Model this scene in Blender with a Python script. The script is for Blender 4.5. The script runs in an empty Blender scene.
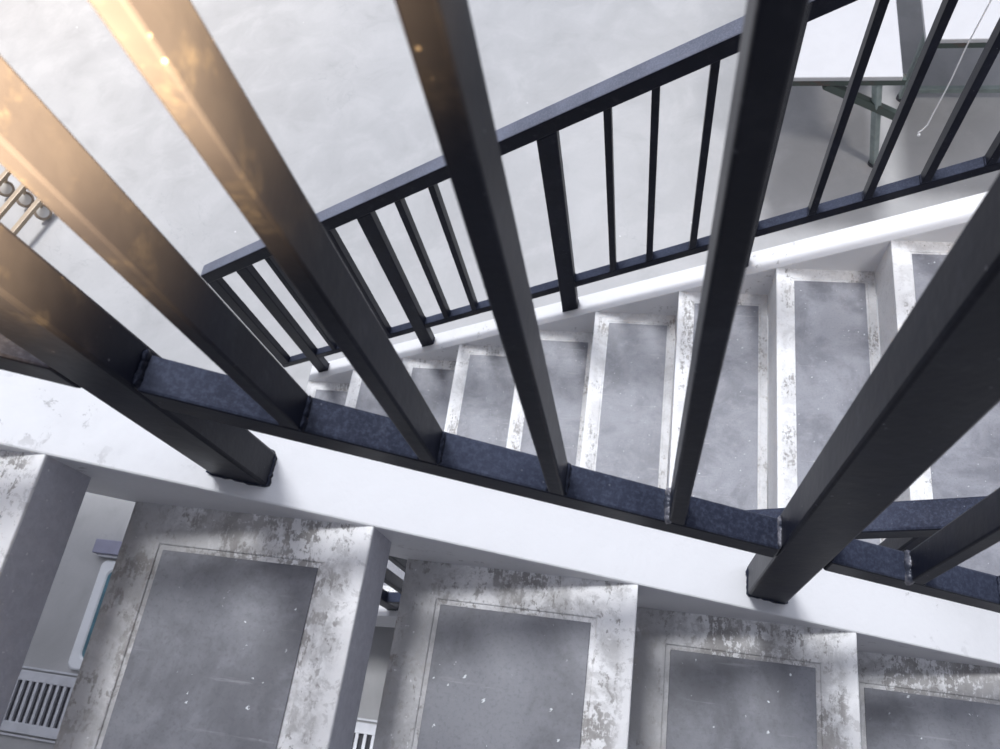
import bpy, bmesh, math, random
from mathutils import Matrix, Vector, noise
random.seed(7)
S = bpy.context.scene
COL = S.collection
FZ = 3.295                       # camera height above the hall floor (metres)

# ------------------------------------------------------------------ stair geometry
RUN, RISE = 0.27, 0.154816
SL = RISE / RUN
X0, Z0, YN = -0.542424, -0.618741 + FZ, 0.1714      # nosing corner of the near flight, step 0
X1, Z1, YF = -0.209678, -2.366502 + FZ, 1.3347      # nosing corner of the lower flight, step 0
CN = Z0 + SL * X0               # near curb top: z = CN - SL*x
CF = Z1 - SL * X1               # lower curb top: z = CF + SL*x
def near_top(x): return CN - SL * x
def far_top(x): return CF + SL * x

# ------------------------------------------------------------------ materials
def new_mat(name):
    m = bpy.data.materials.new(name); m.use_nodes = True
    nt = m.node_tree
    for n in list(nt.nodes): nt.nodes.remove(n)
    out = nt.nodes.new('ShaderNodeOutputMaterial')
    b = nt.nodes.new('ShaderNodeBsdfPrincipled')
    nt.links.new(b.outputs[0], out.inputs[0])
    return m, nt, b
class G:
    """tiny node-graph helper"""
    def __init__(s, nt, rand=True):
        s.nt = nt
        tc = nt.nodes.new('ShaderNodeTexCoord')
        s.raw = tc.outputs['Object']
        s.co = s.raw
        if rand:
            oi = nt.nodes.new('ShaderNodeObjectInfo')
            mul = nt.nodes.new('ShaderNodeMath'); mul.operation = 'MULTIPLY'; mul.inputs[1].default_value = 37.0
            nt.links.new(oi.outputs['Random'], mul.inputs[0])
            add = nt.nodes.new('ShaderNodeVectorMath'); add.operation = 'ADD'
            nt.links.new(s.raw, add.inputs[0]); nt.links.new(mul.outputs[0], add.inputs[1])
            s.co = add.outputs[0]
    def scaled(s, v, src=None):
        n = s.nt.nodes.new('ShaderNodeVectorMath'); n.operation = 'MULTIPLY'
        s.nt.links.new(src or s.co, n.inputs[0]); n.inputs[1].default_value = v
        return n.outputs[0]
    def noise(s, scale, detail=4, rough=.55, dist=0, co=None):
        n = s.nt.nodes.new('ShaderNodeTexNoise')
        n.inputs['Scale'].default_value = scale; n.inputs['Detail'].default_value = detail
        n.inputs['Roughness'].default_value = rough; n.inputs['Distortion'].default_value = dist
        s.nt.links.new(co or s.co, n.inputs['Vector'])
        return n.outputs['Fac']
    def voro(s, scale, co=None):
        n = s.nt.nodes.new('ShaderNodeTexVoronoi'); n.inputs['Scale'].default_value = scale
        s.nt.links.new(co or s.co, n.inputs['Vector'])
        return n.outputs['Distance'], n.outputs['Color']
    def step(s, f, a, b):
        n = s.nt.nodes.new('ShaderNodeMapRange'); n.interpolation_type = 'SMOOTHSTEP'
        n.inputs['From Min'].default_value = a; n.inputs['From Max'].default_value = b
        s.nt.links.new(f, n.inputs['Value'])
        return n.outputs['Result']
    def math(s, op, a, b=None):
        n = s.nt.nodes.new('ShaderNodeMath'); n.operation = op
        for i, v in enumerate((a, b)):
            if v is None: continue
            if isinstance(v, (int, float)): n.inputs[i].default_value = v
            else: s.nt.links.new(v, n.inputs[i])
        return n.outputs[0]
    def mix(s, fac, a, b):
        n = s.nt.nodes.new('ShaderNodeMix'); n.data_type = 'RGBA'
        if isinstance(fac, (int, float)): n.inputs[0].default_value = fac
        else: s.nt.links.new(fac, n.inputs[0])
        for i, v in ((6, a), (7, b)):
            if isinstance(v, tuple): n.inputs[i].default_value = (*v, 1)
            else: s.nt.links.new(v, n.inputs[i])
        return n.outputs[2]
    def sep(s, v):
        n = s.nt.nodes.new('ShaderNodeSeparateXYZ'); s.nt.links.new(v, n.inputs[0]); return n.outputs
    def bump(s, bsdf, h, strength=.3, dist=.002):
        n = s.nt.nodes.new('ShaderNodeBump'); n.inputs['Strength'].default_value = strength; n.inputs['Distance'].default_value = dist
        s.nt.links.new(h, n.inputs['Height']); s.nt.links.new(n.outputs[0], bsdf.inputs['Normal'])
    def set(s, bsdf, key, v):
        if isinstance(v, tuple): bsdf.inputs[key].default_value = (*v, 1)
        elif isinstance(v, (int, float)): bsdf.inputs[key].default_value = v
        else: s.nt.links.new(v, bsdf.inputs[key])

def mat_black_steel(name='black_enamel_steel', dust_sheen_amt=.13, dust_sheen_col=(.125, .145, .215)):
    m, nt, b = new_mat(name); g = G(nt)
    big = g.noise(9, 4); fine = g.noise(90, 3)
    c = g.mix(g.step(big, .35, .7), (.0066, .0080, .0170), (.0115, .0138, .0270))
    d, _ = g.voro(85)
    sel = g.step(g.noise(14, 3), .54, .62)
    spk = g.math('MULTIPLY', g.step(d, .11, .05), sel)
    c = g.mix(g.math('MULTIPLY', spk, .4), c, (.30, .31, .36))
    dust = g.step(g.noise(30, 6, .7), .5, .85)
    c = g.mix(g.math('MULTIPLY', dust, .25), c, (.10, .105, .125))
    # pale dust on the faces that look up, with sky sheen painted in
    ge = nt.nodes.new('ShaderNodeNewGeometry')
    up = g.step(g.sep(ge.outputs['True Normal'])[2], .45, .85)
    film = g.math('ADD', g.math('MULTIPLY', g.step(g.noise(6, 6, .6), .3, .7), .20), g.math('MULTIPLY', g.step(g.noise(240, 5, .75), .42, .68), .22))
    c = g.mix(g.math('MULTIPLY', up, g.math('ADD', film, dust_sheen_amt)), c, dust_sheen_col)
    g.set(b, 'Base Color', c)
    g.set(b, 'Roughness', g.math('ADD', g.math('MULTIPLY', big, .18), .30)); b.inputs['Specular IOR Level'].default_value = .13
    g.bump(b, g.math('ADD', fine, g.math('MULTIPLY', big, .6)), .22, .0012)
    return m
def mat_weld():
    m, nt, b = new_mat('weld_metal'); g = G(nt)
    c = g.mix(g.step(g.noise(60, 3), .4, .62), (.05, .056, .08), (.26, .255, .285))
    g.set(b, 'Base Color', c); g.set(b, 'Roughness', .4); g.set(b, 'Metallic', .15)
    g.bump(b, g.noise(120, 3), .5, .003)
    return m
def mat_white_curb():
    m, nt, b = new_mat('white_wall_paint'); g = G(nt)
    stain = g.step(g.noise(5, 6, .65), .52, .82)
    c = g.mix(g.math('MULTIPLY', stain, .35), (.84, .84, .86), (.60, .60, .62))
    pits = g.math('MULTIPLY', g.step(g.noise(45, 8, .7, .4), .58, .64), g.step(g.noise(4, 2), .52, .62))
    c = g.mix(g.math('MULTIPLY', pits, .6), c, (.33, .32, .32))
    g.set(b, 'Base Color', c); g.set(b, 'Roughness', .55)
    g.bump(b, g.math('ADD', g.noise(38, 7, .62), g.math('MULTIPLY', g.noise(150, 3), .3)), .34, .003)
    return m
def mat_worn_frame(name, white, amount, dirt, grey_front):
    """white paint rubbed off over grey-brown concrete; more gone at the worn front edge"""
    m, nt, b = new_mat(name); g = G(nt)
    brush = g.noise(1.0, 9, .72, .25, g.scaled((150, 42, 60)))
    fine = g.noise(115, 9, .74, .4)
    zone = g.noise(8.5, 4, .6, .8)
    x = g.math('ABSOLUTE', g.sep(g.raw)[0])
    front = g.step(g.math('ADD', x, g.math('MULTIPLY', fine, .016)), .016, .030)   # the very edge keeps its paint
    mask = g.math('ADD', g.math('MULTIPLY', brush, .5), g.math('MULTIPLY', fine, .5))
    zsel = g.step(zone, .44, .62)
    mask = g.math('ADD', mask, g.math('MULTIPLY', zsel, .10))
    mask = g.math('MULTIPLY', g.step(mask, amount, amount + .045), g.math('ADD', g.math('MULTIPLY', front, .96), .04))
    grime = g.mix(g.step(g.noise(26, 6, .6), .38, .62), (.25, .235, .225), (.42, .405, .40))
    veil = g.step(g.noise(13, 8, .70, .5), .42, .60)
    w = g.mix(g.math('MULTIPLY', g.math('MULTIPLY', veil, dirt), g.math('ADD', g.math('MULTIPLY', front, .8), .2)), white, (.47, .462, .46))
    back = g.step(g.math('ADD', x, g.math('MULTIPLY', g.math('SUBTRACT', fine, .5), .10)), .175, .245)       # foot dirt trodden in at the rear strip
    w = g.mix(g.math('MULTIPLY', back, dirt * .8), w, (.33, .325, .335))
    flake = g.step(g.noise(70, 9, .74, .3), .545, .575)
    w = g.mix(g.math('MULTIPLY', flake, dirt * .45), w, (.36, .35, .345))
    c = g.mix(g.math('MULTIPLY', mask, .85), w, grime)
    low = g.step(g.sep(g.raw)[2], -.0026, -.0042)      # the front face is coloured grey-lilac, the white stops at the edge
    low = g.math('MULTIPLY', g.math('MULTIPLY', low, g.step(x, .003, .002)), grey_front)
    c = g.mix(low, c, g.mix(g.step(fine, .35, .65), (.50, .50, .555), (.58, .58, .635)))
    dots = g.step(g.noise(160, 2), .70, .76)
    c = g.mix(g.math('MULTIPLY', dots, .7), c, (.86, .86, .87))
    g.set(b, 'Base Color', c); g.set(b, 'Roughness', .6)
    g.bump(b, g.math('ADD', fine, g.math('MULTIPLY', mask, -.5)), .35, .003)
    return m
def mat_panel(name, lo, hi):
    m, nt, b = new_mat(name); g = G(nt)
    cloud = g.noise(8, 6, .6, .4); mid = g.noise(30, 6, .65); fine = g.noise(220, 3, .7)
    c = g.mix(g.step(cloud, .36, .62), lo, hi)
    c = g.mix(g.math('MULTIPLY', g.step(mid, .5, .75), .35), c, tuple(v * 1.35 for v in hi))
    c = g.mix(g.math('MULTIPLY', g.step(fine, .48, .72), .25), c, tuple(v * .5 for v in lo))
    scr = g.noise(1, 4, .6, .2, g.scaled((9, 120, 9)))
    c = g.mix(g.math('MULTIPLY', g.step(scr, .62, .74), .18), c, (.62, .62, .64))
    warp = nt.nodes.new('ShaderNodeVectorMath'); warp.operation = 'ADD'
    nt.links.new(g.co, warp.inputs[0]); nt.links.new(g.math('MULTIPLY', g.noise(170, 3), .012), warp.inputs[1])
    d, vc = g.voro(80, warp.outputs[0]); sel = g.step(g.noise(27, 2), .42, .48)
    rad = g.math('ADD', g.math('MULTIPLY', g.math('POWER', g.sep(vc)[0], 3), .15), .025)
    spk = g.math('MULTIPLY', g.step(g.math('DIVIDE', d, rad), 1.0, .7), sel)
    c = g.mix(g.math('MULTIPLY', spk, .8), c, (.82, .86, .88))
    g.set(b, 'Base Color', c)
    g.set(b, 'Roughness', g.math('ADD', g.math('MULTIPLY', cloud, .3), .36))
    g.bump(b, fine, .12, .001)
    return m
def mat_floor():
    m, nt, b = new_mat('polished_concrete_floor'); g = G(nt, False)
    big = g.noise(.7, 5, .55, .3); mid = g.noise(4, 7, .62, .5); fine = g.noise(60, 4, .6)
    c = g.mix(g.step(big, .35, .65), (.365, .364, .370), (.425, .424, .430))
    c = g.mix(g.math('MULTIPLY', g.step(mid, .45, .68), .5), c, (.49, .488, .494))
    c = g.mix(g.math('MULTIPLY', g.step(mid, .47, .30), .5), c, (.32, .318, .322))
    c = g.mix(g.math('MULTIPLY', g.step(fine, .5, .75), .15), c, (.32, .32, .338))
    d, _ = g.voro(6.5); spk = g.math('MULTIPLY', g.step(d, .035, .015), g.step(g.noise(3, 2), .48, .56))
    c = g.mix(spk, c, (.86, .86, .87))
    # hairline cracks
    cr = g.math('ABSOLUTE', g.math('SUBTRACT', g.noise(1.1, 6, .6, .6), .5))
    c = g.mix(g.math('MULTIPLY', g.math('MULTIPLY', g.step(cr, .0022, .0005), .35), g.step(g.noise(.8, 2), .5, .6)), c, (.28, .28, .30))
    g.set(b, 'Base Color', c); g.set(b, 'Roughness', g.math('ADD', g.math('MULTIPLY', mid, .3), .42))
    g.bump(b, fine, .08, .001)
    return m
def mat_plain(name, col, rough=.5, metal=0, var=.12, scale=14):
    m, nt, b = new_mat(name); g = G(nt)
    c = g.mix(g.step(g.noise(scale, 5, .6), .35, .7), col, tuple(v * (1 - var) for v in col))
    g.set(b, 'Base Color', c); g.set(b, 'Roughness', rough); g.set(b, 'Metallic', metal)
    g.bump(b, g.noise(scale * 6, 3), .08, .001)
    return m
def mat_rusty_green():
    m, nt, b = new_mat('green_frame_paint'); g = G(nt)
    c = g.mix(g.step(g.noise(5, 5, .7), .52, .62), (.045, .065, .057), (.075, .050, .042))
    g.set(b, 'Base Color', c); g.set(b, 'Roughness', .5)
    return m

M_BLACK = mat_black_steel(); M_RAILTOP = mat_black_steel('dusty_sky_sheen_steel', .42, (.26, .28, .355)); M_WELD = mat_weld(); M_CURB = mat_white_curb()  # the outer handrail's paler top is sky reflection painted over its dust
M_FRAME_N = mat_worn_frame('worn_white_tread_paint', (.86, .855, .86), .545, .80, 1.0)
M_FRAME_F = mat_worn_frame('white_tread_paint', (.84, .84, .85), .580, .42, 0.0)
M_PANEL_N = mat_panel('grey_tread_panel', (.122, .124, .142), (.232, .236, .262))
M_PANEL_F = mat_panel('pale_grey_tread_panel', (.175, .179, .207), (.295, .30, .335))
M_FLOOR = mat_floor()
M_TABLE = mat_plain('white_laminate', (.53, .53, .55), .35, 0, .04)
M_GREEN = mat_rusty_green()
M_PALEGREEN = mat_plain('pale_green_steel', (.30, .36, .35), .5, 0, .25)
M_CORD = mat_plain('white_cord', (.82, .82, .84), .7, 0, .1)
M_GALV = mat_plain('galvanised_steel', (.62, .63, .67), .45, .2, .15)
M_PIT = mat_plain('drain_shade_pad_dark', (.05, .05, .06), .8)  # dark tone painted for the shade inside the drain; foot pads share it
M_TROUGH = mat_plain('white_plastic', (.80, .82, .85), .4, 0, .06)
M_TEAL = mat_plain('blue_basin_lining', (.075, .20, .26), .35, 0, .3)
M_LILAC = mat_plain('lilac_grey_paint', (.30, .30, .40), .5)
M_TUBE = mat_plain('tan_steel_tube', (.46, .365, .265), .4, .1)
M_WHEEL = mat_plain('white_caster_wheel', (.86, .84, .81), .45)
M_TYRE = mat_plain('grey_caster_tyre', (.42, .34, .27), .6)

# ------------------------------------------------------------------ mesh helpers
def bevel(bm, w, seg=2, edges=None):
    if w <= 0: return
    bmesh.ops.bevel(bm, geom=edges if edges is not None else list(bm.edges), offset=w, segments=seg, profile=.5, affect='EDGES', clamp_overlap=True)
def add_prism(bm, prof, y0, y1, bev=0.0, seg=2):
    """prof: (x, z) outline, extruded along y"""
    t = bmesh.new()
    a = [t.verts.new((x, y0, z)) for x, z in prof]; b = [t.verts.new((x, y1, z)) for x, z in prof]
    n = len(prof)
    t.faces.new(a); t.faces.new(b[::-1])
    for i in range(n):
        j = (i + 1) % n
        t.faces.new((a[i], b[i], b[j], a[j]))
    bmesh.ops.recalc_face_normals(t, faces=t.faces)
    bevel(t, bev, seg)
    me = bpy.data.meshes.new('tmp'); t.to_mesh(me); t.free(); bm.from_mesh(me); bpy.data.meshes.remove(me)
def add_box(bm, a, b, bev=0.0, seg=2):
    add_prism(bm, [(a[0], a[2]), (b[0], a[2]), (b[0], b[2]), (a[0], b[2])], a[1], b[1], bev, seg)
def add_bar(bm, p, q, w, h, bev=.003):
    """square bar from p to q"""
    p, q = Vector(p), Vector(q); d = q - p; L = d.length
    t = bmesh.new(); bmesh.ops.create_cube(t, size=1)
    bmesh.ops.scale(t, vec=(w, h, L), verts=t.verts); bevel(t, bev, 2)
    rot = d.to_track_quat('Z', 'Y').to_matrix().to_4x4()
    bmesh.ops.transform(t, matrix=Matrix.Translation((p + q) / 2) @ rot, verts=t.verts)
    me = bpy.data.meshes.new('tmp'); t.to_mesh(me); t.free(); bm.from_mesh(me); bpy.data.meshes.remove(me)
def add_tube(bm, pts, r, n=10, closed=False):
    pts = [Vector(p) for p in pts]; rings = []
    m = len(pts)
    for i, p in enumerate(pts):
        if closed: d = pts[(i + 1) % m] - pts[i - 1]
        else: d = pts[min(i + 1, m - 1)] - pts[max(i - 1, 0)]
        q = d.to_track_quat('Z', 'Y')
        rings.append([bm.verts.new(p + q @ Vector((r * math.cos(2 * math.pi * k / n), r * math.sin(2 * math.pi * k / n), 0))) for k in range(n)])
    for i in range(m if closed else m - 1):
        a, b = rings[i], rings[(i + 1) % m]
        for k in range(n): bm.faces.new((a[k], a[(k + 1) % n], b[(k + 1) % n], b[k]))
    if not closed: bm.faces.new(rings[0][::-1]); bm.faces.new(rings[-1])
def add_cyl(bm, c, axis, r, h, n=24, bev=0):
    t = bmesh.new(); bmesh.ops.create_cone(t, cap_ends=True, segments=n, radius1=r, radius2=r, depth=h)
    if bev: bevel(t, bev, 2, [e for e in t.edges if any(len(f.verts) > 4 for f in e.link_faces)])
    rot = Vector(axis).to_track_quat('Z', 'Y').to_matrix().to_4x4()
    bmesh.ops.transform(t, matrix=Matrix.Translation(c) @ rot, verts=t.verts)
    me = bpy.data.meshes.new('tmp'); t.to_mesh(me); t.free(); bm.from_mesh(me); bpy.data.meshes.remove(me)
def obj(name, bm, mat, parent=None, loc=(0, 0, 0), smooth=False):
    bmesh.ops.recalc_face_normals(bm, faces=bm.faces)
    if smooth:
        for f in bm.faces: f.smooth = True
    me = bpy.data.meshes.new(name); bm.to_mesh(me); bm.free(); me.materials.append(mat)
    o = bpy.data.objects.new(name, me); COL.objects.link(o); o.location = loc
    if parent: o.parent = parent
    return o
def thing(name, label, cat, loc=(0, 0, 0), group=None):
    o = bpy.data.objects.new(name, None); COL.objects.link(o); o.location = loc
    o.empty_display_size = .1
    o['label'] = label; o['category'] = cat; o['kind'] = 'thing'
    if group: o['group'] = group
    return o
def part(name, bm, mat, root, smooth=False, label=None):
    """mesh built in world coordinates, parented to a thing that stands at root.location"""
    bmesh.ops.translate(bm, vec=-root.location, verts=bm.verts)
    o = obj(name, bm, mat, root, (0, 0, 0), smooth)
    if label: o['label'] = label
    return o
def sub(name, bm, mat, root, parent, smooth=False):
    bmesh.ops.translate(bm, vec=-root.location, verts=bm.verts)
    return obj(name, bm, mat, parent, (0, 0, 0), smooth)

# ------------------------------------------------------------------ floor
bm = bmesh.new(); add_box(bm, (-14, -8, -.25), (12, 16, 0))
fl = obj('floor', bm, M_FLOOR); fl['kind'] = 'structure'; fl['label'] = 'pale grey polished concrete hall floor below the stairs'; fl['category'] = 'floor'

# ------------------------------------------------------------------ stair flights
def tread_meshes(depth_sign, y_lo, y_hi, edge, depth, T, back):
    """tread with its nosing at x=0 and top at z=0, body on the depth_sign side; a slot holds the panel"""
    D, B, K = depth, .044, -.0098
    xs = [0, B, D - back, D]; ys = [y_lo, y_lo + edge, y_hi - edge, y_hi]
    bm = bmesh.new()
    X = [depth_sign * v for v in xs]
    top = [[bm.verts.new((x, y, 0)) for y in ys] for x in X]
    bot = [[bm.verts.new((x, y, -T)) for y in (ys[0], ys[3])] for x in (X[0], X[3])]
    for i in range(3):
        for j in range(3):
            if i == 1 and j == 1: continue
            bm.faces.new((top[i][j], top[i + 1][j], top[i + 1][j + 1], top[i][j + 1]))
    low = [[bm.verts.new((X[i], ys[j], -K - .012)) for j in (1, 2)] for i in (1, 2)]
    bm.faces.new((low[0][0], low[1][0], low[1][1], low[0][1]))
    h = [top[1][1], top[2][1], top[2][2], top[1][2]]; l = [low[0][0], low[1][0], low[1][1], low[0][1]]
    for k in range(4): bm.faces.new((h[k], h[(k + 1) % 4], l[(k + 1) % 4], l[k]))
    bm.faces.new((*[top[0][j] for j in range(4)], bot[0][1], bot[0][0]))
    bm.faces.new((*[top[3][j] for j in range(4)], bot[1][1], bot[1][0]))
    bm.faces.new((*[top[i][0] for i in range(4)], bot[1][0], bot[0][0]))
    bm.faces.new((*[top[i][3] for i in range(4)], bot[1][1], bot[0][1]))
    bm.faces.new((bot[0][0], bot[0][1], bot[1][1], bot[1][0]))
    bmesh.ops.recalc_face_normals(bm, faces=bm.faces)
    es = [e for e in bm.edges if all(abs(v.co.z) < 1e-6 for v in e.verts) and
          ((all(abs(v.co.x) < 1e-6 for v in e.verts)) or all(v in h for v in e.verts) or all(abs(abs(v.co.x) - D) < 1e-6 for v in e.verts))]
    bevel(bm, .0016, 2, es)
    # panel: slab with a raised inner field and a groove round it
    pb = bmesh.new()
    g0 = .0055                                         # a narrow ledge of frame shows all round the panel
    a, b = (B + g0, y_lo + edge + g0), (D - back - g0, y_hi - edge - g0)
    add_box(pb, (min(depth_sign * a[0], depth_sign * b[0]), a[1], -.0021), (max(depth_sign * a[0], depth_sign * b[0]), b[1], -.0006), .0007, 2)
    return bm, pb
def build_flight(root, steps, sign, xz, y_lo, y_hi, fm, pm, edge, depth, T, back):
    tb, pb = tread_meshes(sign, y_lo, y_hi, edge, depth, T, back)
    first = None
    for n in steps:
        x, z = xz(n)
        if first is None:
            t = obj('tread', tb, fm, root, (x - root.location.x, -root.location.y, z - root.location.z))
            p = obj('tread_panel', pb, pm, t); p['label'] = 'grey cement panel let into the tread'
            first = (t, p)
        else:
            t = first[0].copy(); COL.objects.link(t); t.parent = root
            t.location = (x - root.location.x, -root.location.y, z - root.location.z)
            p = first[1].copy(); COL.objects.link(p); p.parent = t

nf = thing('stair_flight', 'upper concrete stair flight at the bottom, dirty white treads with see-through gaps', 'stairs', (0, -.3, 0))
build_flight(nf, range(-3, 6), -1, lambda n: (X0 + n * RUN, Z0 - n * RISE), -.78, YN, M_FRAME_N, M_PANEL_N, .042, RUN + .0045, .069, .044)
def curb(top, xa, xb, y0, y1, depth, floor_cut=None):
    bm = bmesh.new()
    if floor_cut is None:
        prof = [(xa, top(xa)), (xb, top(xb)), (xb, top(xb) - depth), (xa, top(xa) - depth)]
    else:
        prof = [(xa, 0), (xa, top(xa)), (xb, top(xb)), (xb, top(xb) - depth), (floor_cut, 0)]
    n = 40
    add_prism(bm, prof, y0, y1, .0022, 2)
    return bm
XN_A, XN_B = X0 - 4 * RUN, X0 + 5 * RUN
part('stringer', curb(near_top, XN_A, XN_B, YN, YN + .085, .165), M_CURB, nf, label='thick white painted curb under the nearest railing')
part('stringer', curb(near_top, XN_A, XN_B, -.865, -.78, .165), M_CURB, nf)

ff = thing('stair_flight', 'lower concrete stair flight seen between the railing bars, pale treads descending left to the floor', 'stairs', (0, .85, 0))
YI = .38                                             # inner end of the lower treads
build_flight(ff, range(-5, 5), 1, lambda n: (X1 + n * RUN, Z1 + n * RISE), YI, YF, M_FRAME_F, M_PANEL_F, .034, RUN - .0015, RISE - .002, .021)
XF_A, XF_B = X1 - 5 * RUN, X1 + 5 * RUN
cut = (0.30 - CF) / SL
part('stringer', curb(far_top, XF_A, XF_B, YF, YF + .078, .30, cut), M_CURB, ff, label='narrow white painted outer curb')
part('stringer', curb(far_top, XF_A, XF_B, YI - .078, YI, .30, cut), M_CURB, ff)

# landing joining the flights, off to the right
bm = bmesh.new()
LZ = Z1 + 5 * RISE
add_box(bm, (XN_B, -.865, LZ - .2), (2.3, .30, LZ), .004)
add_box(bm, (XF_B, .30, LZ - .2), (2.3, YF + .078, LZ), .004)
for y in (-.7, 1.25):
    add_box(bm, (2.0, y - .1, 0), (2.25, y + .1, LZ - .2), .004)
part('landing', bm, M_CURB, nf)
# upper landing at the head of the near flight, off to the left
bm = bmesh.new()
UZ = Z0 + 4 * RISE
add_box(bm, (-6.0, -2.5, UZ - .2), (XN_A, YN + .085, UZ), .004); add_box(bm, (-6.0, YN + .085, UZ - .2), (-1.95, 1.6, UZ), .004)  # second slab widens the landing, added out of view to shade the floor
for y in (-.75, .15):
    add_box(bm, (-5.9, y - .1, 0), (-5.7, y + .1, UZ - .2), .004)
part('landing', bm, M_CURB, nf)

# ------------------------------------------------------------------ railings
def weld_bm(c, size, seed):
    """a run of small overlapping beads along y"""
    bm = bmesh.new(); n = 7
    for i in range(n):
        t = bmesh.new(); bmesh.ops.create_icosphere(t, subdivisions=2, radius=1)
        off = size[1] * (2 * (i + .5) / n - 1); k0 = 1 + .35 * noise.noise(Vector((seed * 1.7, i * 2.3, 1)))
        for v in t.verts:
            k = k0 * (1 + .35 * noise.noise(v.co * 1.8 + Vector((seed, i * 3.1, 3))))
            v.co = Vector((v.co.x * size[0] * k, v.co.y * size[1] * .42 * k + off, v.co.z * size[2] * k)) + Vector(c)
        me = bpy.data.meshes.new('tmp'); t.to_mesh(me); t.free(); bm.from_mesh(me); bpy.data.meshes.remove(me)
    return bm
def upright(xa, xb, y0, y1, lo, hi, bev):
    bm = bmesh.new()
    add_prism(bm, [(xa, lo(xa)), (xb, lo(xb)), (xb, hi(xb)), (xa, hi(xa))], y0, y1, bev, 2)
    return bm
def sloped(xa, xb, y0, y1, lo, hi, bev):
    return upright(xa, xb, y0, y1, lo, hi, bev)
def build_railing(root, curb_z, posts, bars, yp, yb, yh, rail_lo, rail_hi, hand_lo, hand_hi, xa, xb, skip_ends=False, hand_mat=None):
    hand = part('handrail', sloped(xa, xb, yh[0], yh[1], hand_lo, hand_hi, .004), hand_mat or M_BLACK, root)
    cuts = [xa] + [v for p in posts for v in p] + [xb]
    for i in range(0, len(cuts), 2):
        if cuts[i + 1] - cuts[i] > .02:
            part('bottom_rail', sloped(cuts[i], cuts[i + 1], yb[0], yb[1], rail_lo, rail_hi, .0025), M_BLACK, root)
    for k, (a, b) in enumerate(posts):
        p = part('post', upright(a, b, yp[0], yp[1], curb_z, hand_lo, .003), M_BLACK, root)
        # ragged black paint bead round the foot
        f = bmesh.new()
        n = 44; cx, cy = (a + b) / 2, (yp[0] + yp[1]) / 2
        pr = []
        for i in range(n):
            t = 2 * math.pi * i / n
            ux, uy = math.cos(t), math.sin(t)
            s = 1 / max(abs(ux), abs(uy))
            e = .0012 + .0022 * noise.noise(Vector((ux * 6 + k * 9, uy * 6, 2)))
            pr.append((cx + ux * s * ((b - a) / 2 + e), cy + uy * s * ((yp[1] - yp[0]) / 2 + e), .004 + .003 * noise.noise(Vector((ux * 5, uy * 5 + k, 9)))))
        lo = [f.verts.new((x, y, curb_z(x))) for x, y, _ in pr]; up = [f.verts.new((x, y, curb_z(x) + h)) for x, y, h in pr]
        for i in range(n): f.faces.new((lo[i], lo[(i + 1) % n], up[(i + 1) % n], up[i]))
        c1 = f.verts.new((cx, cy, curb_z(cx) + .004))
        for i in range(n): f.faces.new((up[i], up[(i + 1) % n], c1))
        sub('paint_bead', f, M_BLACK, root, p)
        for x, s in ((a, -1), (b, 1)):
            if xa + .03 < x + s * .02 < xb - .03:
                sub('weld_bead', weld_bm((x + s * .001, (yb[0] + yb[1]) / 2 + .001, rail_hi(x)), (.0026, (yb[1] - yb[0]) * .40, .0042), 3 + k * 2 + s), M_WELD if (k % 4 == 2 and s < 0) else M_BLACK, root, p, True)
    for k, (a, b) in enumerate(bars):
        p = part('baluster', upright(a, b, yb[0], yb[1], rail_hi, hand_lo, .0018), M_BLACK, root)
        for x, s in ((a, -1), (b, 1)):
            bare = (k in (3, 4) and s < 0 and yb[1] < .3)
            sub('weld_bead', weld_bm((x + s * .0005, (yb[0] + yb[1]) / 2, rail_hi(x)), (.0045 if bare else .0024, (yb[1] - yb[0]) * (.44 if bare else .38), .008 if bare else .0035), 11 + k * 3 + s), M_WELD if bare else M_BLACK, root, p, True)
    return root

# near railing (standing on the upper flight's curb)
nr = thing('stair_railing', 'nearest black steel railing, big slanting bars crossing the whole view on the white upper curb', 'railing', (-.12, .203, CN + .07))
P1, P2 = (-.4180, -.3695), (.1255, .1755)
P0 = (-.9640, -.9155); P3 = (.6710, .7195)
nbars = [(-.277, -.2635), (-.1805, -.1670), (-.0815, -.0678), (.0208, .0348)]
off = P2[0] - P1[0]
nb_all = nbars + [(a + off + .0020 - .014, b + off + .0020 - .014) if i == 0 else (a + off, b + off) for i, (a, b) in enumerate(nbars)] + [(a - off, b - off) for a, b in nbars]
nb_all[4] = (.2585, .2735)
build_railing(nr, near_top, [P0, P1, P2, P3], nb_all, (.187, .2235), (.187, .2170), (.178, .226),
              lambda x: near_top(x) + .2015, lambda x: near_top(x) + .2390,
              lambda x: near_top(x) + .905, lambda x: near_top(x) + .960, -1.30, .80)

# outer railing of the lower flight
SR = .0195                                           # its rails climb a touch steeper than the curb
fr = thing('stair_railing', 'black steel railing along the outer curb of the lower flight', 'railing', (-.4, 1.385, CF - .2))
fposts = [(-1.503, -1.448), (-.931, -.876), (-.331, -.276), (.205, .256), (.856, .907)]
fbars = [(-1.352, -1.330), (-1.205, -1.185), (-1.062, -1.042), (-.785, -.763), (-.665, -.645), (-.535, -.515),
         (-.159, -.140), (-.047, -.028), (.078, .097), (.379, .397), (.501, .519), (.618, .637), (.738, .757)]
rb = lambda x: CF + .142 + (SL + .016) * x
rt = lambda x: CF + .177 + (SL + .016) * x
hb = lambda x: CF + .887 + (SL + .023) * x
ht = lambda x: CF + .941 + (SL + .020) * x
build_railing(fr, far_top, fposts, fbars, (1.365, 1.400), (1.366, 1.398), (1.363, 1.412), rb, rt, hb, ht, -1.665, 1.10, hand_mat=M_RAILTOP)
part('end_bar', upright(-1.665, -1.615, 1.366, 1.398, rt, hb, .003), M_BLACK, fr)

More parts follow.
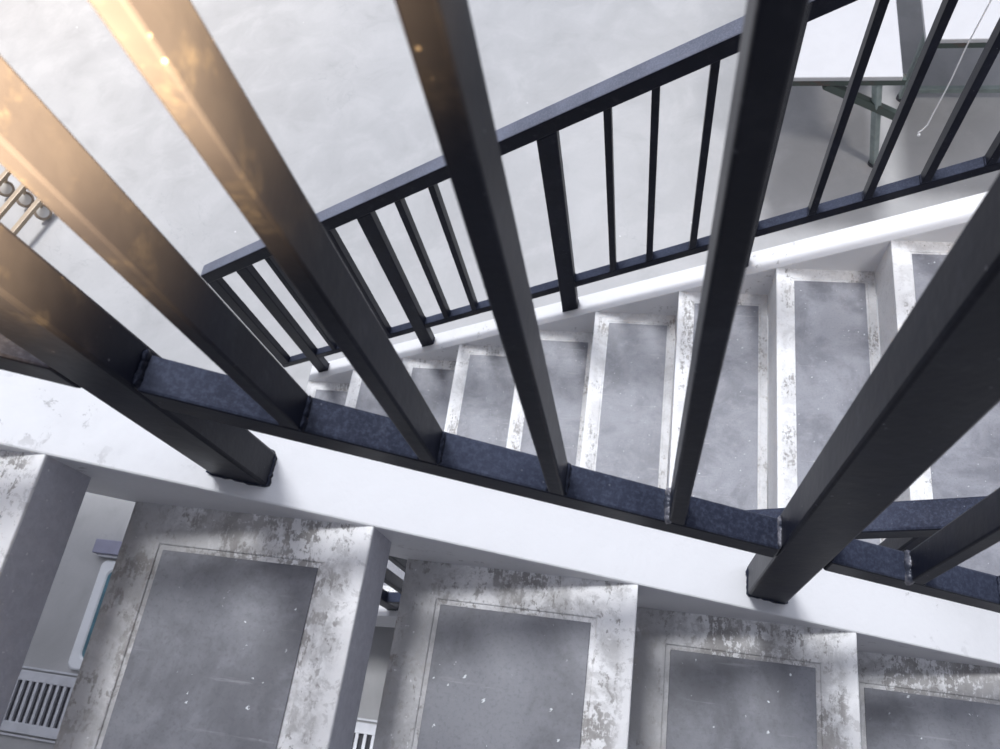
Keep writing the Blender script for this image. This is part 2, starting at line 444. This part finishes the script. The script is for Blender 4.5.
# inner railing of the lower flight (mostly hidden under the near one)
ir = thing('stair_railing', 'mostly hidden black railing whose blue-black handrail shows at the lower right', 'railing', (-.4, .340, CF - .2))
iposts = [(-1.466, -1.414), (-.853, -.801), (-.240, -.188), (.373, .425), (.986, 1.038)]
ibars = [(q + k * .613 - .010, q + k * .613 + .010) for k in (-1, 0, 1) for q in (-.685, -.572, -.459, -.346)]
build_railing(ir, far_top, iposts, ibars, (.324, .358), (.325, .357), (.316, .358), rb, rt, lambda x: CF + .885 + (SL + .02) * x, lambda x: CF + .932 + (SL + .02) * x, -1.60, 1.10)

# ------------------------------------------------------------------ tables
def table(x0, x1, y0, y1, label):
    TZ = FZ - 2.55
    t = thing('work_table', label, 'table', ((x0 + x1) / 2, (y0 + y1) / 2, 0), 'white topped tables beyond the stairs')
    b = bmesh.new(); add_box(b, (x0, y0, TZ - .022), (x1, y1, TZ), .004); part('table_top', b, M_TABLE, t)
    b = bmesh.new()
    i = .012
    add_box(b, (x0 + i, y0 + .004, TZ - .052), (x1 + .02, y0 + .040, TZ - .023), .003)
    add_box(b, (x0 + i, y1 - .04, TZ - .052), (x1 - i, y1 - .004, TZ - .023), .003)
    add_box(b, (x0 + .06, y0 + .04, TZ - .052), (x0 + .095, y1 - .04, TZ - .023), .003)
    add_box(b, (x1 - i - .035, y0 + .04, TZ - .052), (x1 - i, y1 - .04, TZ - .023), .003)
    part('apron', b, M_GREEN, t, label='dark green and rust steel apron')
    return t, TZ
t1, TZ = table(.36, .898, 2.575, 4.3, 'white topped table with green frame, left of the two at the upper right')
for (xa, ya, xb, yb) in ((.815, 2.60, .985, 2.76), (.42, 2.62, .40, 2.76), (.86, 4.25, .90, 4.20), (.42, 4.25, .40, 4.20)):
    b = bmesh.new(); add_bar(b, (xa, ya, TZ - .052), (xb, yb, .012), .030, .030); l = part('leg', b, M_PALEGREEN, t1)
    b = bmesh.new(); add_cyl(b, (xb, yb, .006), (0, 0, 1), .026, .012, 16, .002); sub('foot_pad', b, M_PIT, t1, l)
b = bmesh.new(); add_bar(b, (.615, 2.60, TZ - .060), (.955, 2.656, FZ - 2.85), .035, .035); part('brace', b, M_GREEN, t1)
t2, TZ = table(.997, 1.75, 2.775, 4.6, 'white topped table cut off by the upper right corner, hanging cord before it')
for (xa, ya) in ((1.14, 3.18), (1.66, 3.18), (1.14, 4.50), (1.66, 4.50)):
    b = bmesh.new(); add_bar(b, (xa, ya, TZ - .023), (xa, ya, .012), .034, .034); l = part('leg', b, M_PALEGREEN, t2)
    b = bmesh.new(); add_cyl(b, (xa, ya, .006), (0, 0, 1), .026, .012, 16, .002); sub('foot_pad', b, M_PIT, t2, l)
b = bmesh.new(); add_box(b, (1.157, 3.135, FZ - 3.215), (1.643, 3.163, FZ - 3.19), .003); part('stretcher', b, M_PALEGREEN, t2)

# cord hanging from a roof beam above the tables
pts = [(.942, 2.300, FZ - 2.575), (.936, 2.300, FZ - 2.560), (.946, 2.300, FZ - 2.548), (.956, 2.3, FZ - 2.52), (.957, 2.3, FZ - 2.467), (.963, 2.3, FZ - 2.30), (.961, 2.3, FZ - 2.139), (.968, 2.3, FZ - 1.961), (.97, 2.3, FZ - 1), (.97, 2.3, FZ + 1), (.97, 2.3, 6.01)]
bm = bmesh.new(); add_tube(bm, pts, .0026, 8)
cord = thing('pull_cord', 'thin white cord hanging in front of the right table', 'cord', (.97, 2.3, 6.0))
part('cord_line', bm, M_CORD, cord, True)
bm = bmesh.new(); bmesh.ops.create_icosphere(bm, subdivisions=2, radius=.006); bmesh.ops.translate(bm, vec=Vector(pts[0]), verts=bm.verts)
part('knot', bm, M_CORD, cord, True)
bm = bmesh.new(); add_box(bm, (-.2, 2.24, 6.0), (2.2, 2.36, 6.2), .005)
for x in (-.2, 2.2):
    pass
bt = obj('ceiling_beam', bm, M_GALV); bt['kind'] = 'structure'; bt['label'] = 'roof beam carrying the pull cord'; bt['category'] = 'beam'

# ------------------------------------------------------------------ drain grating below the upper flight
dr = thing('drain_grating', 'pale steel slotted drain grating in the floor below the stairs, lower left', 'drain', (-1.6, -.165, 0))
DX0, DX1 = -3.4, -.4
bm = bmesh.new()
add_box(bm, (DX0, -.085, .001), (DX1, -.045, .016), .002); add_box(bm, (DX0, -.285, .001), (DX1, -.245, .016), .002)
part('frame', bm, M_GALV, dr)
bm = bmesh.new()
add_box(bm, (DX0, -.038, .001), (DX1, -.030, .010), .001); add_box(bm, (DX0, -.300, .001), (DX1, -.292, .010), .001)
part('edge_trim', bm, M_GALV, dr)
bm = bmesh.new(); x = DX0
while x < DX1:
    add_box(bm, (x, -.246, .003), (x + .013, -.084, .015)); x += .0335
part('grating_bars', bm, M_GALV, dr)
bm = bmesh.new(); add_box(bm, (DX0, -.245, .0006), (DX1, -.085, .0028)); part('channel', bm, M_PIT, dr, label='dark sheet for the shade under the slots')

# ------------------------------------------------------------------ blue trough beside the drain
def rrect(x0, x1, y0, y1, r, z, n=6):
    out = []
    for cx, cy, a in ((x1 - r, y1 - r, 0), (x0 + r, y1 - r, 90), (x0 + r, y0 + r, 180), (x1 - r, y0 + r, 270)):
        for k in range(n + 1):
            t = math.radians(a + 90 * k / n); out.append((cx + r * math.cos(t), cy + r * math.sin(t), z))
    return out
tr = thing('trough', 'white rimmed trough with blue inside lying on the floor past the drain', 'trough', (-2.2, .22, 0))
def loft(bm, loops, cap_last=True):
    R = [[bm.verts.new(p) for p in l] for l in loops]
    n = len(R[0])
    for a, b in zip(R, R[1:]):
        for k in range(n): bm.faces.new((a[k], a[(k + 1) % n], b[(k + 1) % n], b[k]))
    if cap_last: bm.faces.new(R[-1])
    return R
x0, x1, y0, y1 = -2.380, -2.03, -.015, .45
bm = bmesh.new(); loft(bm, [rrect(x0, x1, y0, y1, .03, .001), rrect(x0, x1, y0, y1, .03, .016), rrect(x0 + .006, x1 - .006, y0 + .006, y1 - .006, .03, .02),
     rrect(x0 + .042, x1 - .034, y0 + .038, y1 - .034, .035, .02), rrect(x0 + .048, x1 - .040, y0 + .044, y1 - .040, .035, .014)], False)
part('rim', bm, M_TROUGH, tr)
bm = bmesh.new(); loft(bm, [rrect(x0 + .048, x1 - .040, y0 + .044, y1 - .040, .035, .0135), rrect(x0 + .06, x1 - .06, y0 + .06, y1 - .06, .035, .006)])
part('basin', bm, M_TEAL, tr)
bk = thing('small_block', 'small lilac grey block at the far end of the blue trough', 'block', (-2.33, .51, 0))
bm = bmesh.new(); add_box(bm, (-2.425, .472, .001), (-2.16, .535, .05), .004)
bk_o = part('block_body', bm, M_LILAC, bk)
bm = bmesh.new(); add_box(bm, (-2.40, .460, .001), (-2.18, .472, .035), .002); part('bracket_lip', bm, M_GALV, bk)

# ------------------------------------------------------------------ wheeled rack by the left edge
rk = thing('wheeled_rack', 'tan tubular rack base with caster wheels on the floor at the left edge', 'rack', (-3.8, 2.4, 0))
ends = [(-3.43, 2.37), (-3.575, 2.47), (-3.73, 2.56)]
wheels = [(-3.462, 2.305), (-3.617, 2.390), (-3.780, 2.462)]
dv = Vector((-.33, -.94, 0)).normalized()
AX = Vector((.72, -.44, .55)).normalized()
for k, (ex, ey) in enumerate(ends):
    bm = bmesh.new()
    p = Vector((ex, ey, .115)); add_bar(bm, p, p + dv * .62, .034, .026, .004)
    part('tube', bm, M_TUBE, rk)
    c = Vector((*wheels[k], .049))
    bm = bmesh.new(); add_cyl(bm, c, AX, .034, .024, 24, .005); w = part('caster_wheel', bm, M_WHEEL, rk, True)
    w_t = bmesh.new()
    q = AX.to_track_quat('Z', 'Y')
    add_tube(w_t, [c + q @ Vector((.036 * math.cos(t * math.pi / 14), .036 * math.sin(t * math.pi / 14), 0)) for t in range(28)], .012, 8, True)
    sub('tyre', w_t, M_TYRE, rk, w, True)
    bm = bmesh.new(); add_bar(bm, p + dv * .03, c - AX * .016 + Vector((0, 0, .012)), .018, .012, .002); part('caster_fork', bm, M_TUBE, rk)
bm = bmesh.new(); add_bar(bm, (*ends[0], .09), (*ends[2], .09), .026, .026, .004); part('cross_tube', bm, M_TUBE, rk)

# ------------------------------------------------------------------ light
w = bpy.data.worlds.new('World'); S.world = w; w.use_nodes = True
bg = w.node_tree.nodes['Background']
wt = w.node_tree
tc = wt.nodes.new('ShaderNodeTexCoord')
dot = wt.nodes.new('ShaderNodeVectorMath'); dot.operation = 'DOT_PRODUCT'; dot.inputs[1].default_value = (-.06, .46, .886)
wt.links.new(tc.outputs['Generated'], dot.inputs[0])
ramp = wt.nodes.new('ShaderNodeValToRGB')                 # sky gradient, bright overhead and to the far side, dim all round
e = ramp.color_ramp.elements
e[0].position = .45; e[0].color = (.035, .036, .045, 1)
e[1].position = 1.0; e[1].color = (1.54, 1.60, 1.80, 1)
for p, c in ((.66, (.075, .078, .095)), (.82, (.36, .385, .48)), (.93, (1.13, 1.18, 1.33))):
    k = e.new(p); k.color = (*c, 1)
mr = wt.nodes.new('ShaderNodeMapRange'); mr.inputs['From Min'].default_value = -1; mr.inputs['From Max'].default_value = 1
wt.links.new(dot.outputs['Value'], mr.inputs['Value']); wt.links.new(mr.outputs[0], ramp.inputs[0])
wt.links.new(ramp.outputs[0], bg.inputs[0]); bg.inputs[1].default_value = 1.0
def sun(name, d, e, ang, col):
    l = bpy.data.lights.new(name, 'SUN'); l.energy = e; l.angle = math.radians(ang); l.color = col
    o = bpy.data.objects.new(name, l); COL.objects.link(o)
    o.rotation_euler = Vector(d).to_track_quat('-Z', 'Y').to_euler(); return o
sun('sun', (.15, -.28, -1), 2.45, 9, (.96, .975, 1.0))
def spot(name, loc, aim, e, col, deg, blend, r):
    l = bpy.data.lights.new(name, 'SPOT'); l.energy = e; l.color = col
    l.spot_size = math.radians(deg); l.spot_blend = blend; l.shadow_soft_size = r
    o = bpy.data.objects.new(name, l); COL.objects.link(o); o.location = loc
    o.rotation_euler = (Vector(aim) - Vector(loc)).to_track_quat('-Z', 'Y').to_euler(); return o
# added warm light by the camera, imitating lens flare on the left bars
spot('added_flare_lamp', (.06, -.22, FZ - .02), (-.375, .19, FZ - .045), 3600, (1.0, .57, .19), 60, 1, .06)
# added fill light, no fixture, brightening the floor by the two tables
spot('table_fill_light', (1.9, -.3, 5.6), (1.0, 2.75, 0), 450, (1.0, .95, .90), 34, 1, .35)
# added warm light imitating flare haze over the hall floor, upper left
spot('hall_flare_fill', (-5.0, 5.0, 6.5), (-4.9, 4.6, 0), 1500, (1.0, .88, .74), 62, 1, .3)

# ------------------------------------------------------------------ camera
cd = bpy.data.cameras.new('camera'); cam = bpy.data.objects.new('camera', cd); COL.objects.link(cam)
R3 = Matrix(((0.9795651854, -0.0634267842, 0.1908640630), (0.1376879798, 0.9032163432, -0.4065000094), (-0.1466085526, 0.4244729463, 0.8934923905)))
cam.matrix_world = Matrix.Translation((0, 0, FZ)) @ R3.to_4x4()
cd.sensor_fit = 'HORIZONTAL'; cd.sensor_width = 36; cd.lens = 791.5638 / 1000 * 36
cd.clip_start = .01; cd.clip_end = 100
cd.dof.use_dof = True; cd.dof.focus_distance = 1.2; cd.dof.aperture_fstop = 13
S.camera = cam
S.view_settings.view_transform = 'Standard'; S.view_settings.look = 'None'
S.view_settings.exposure = 0; S.view_settings.gamma = 1; S.view_settings.use_curve_mapping = False
S.cycles.use_denoising = True
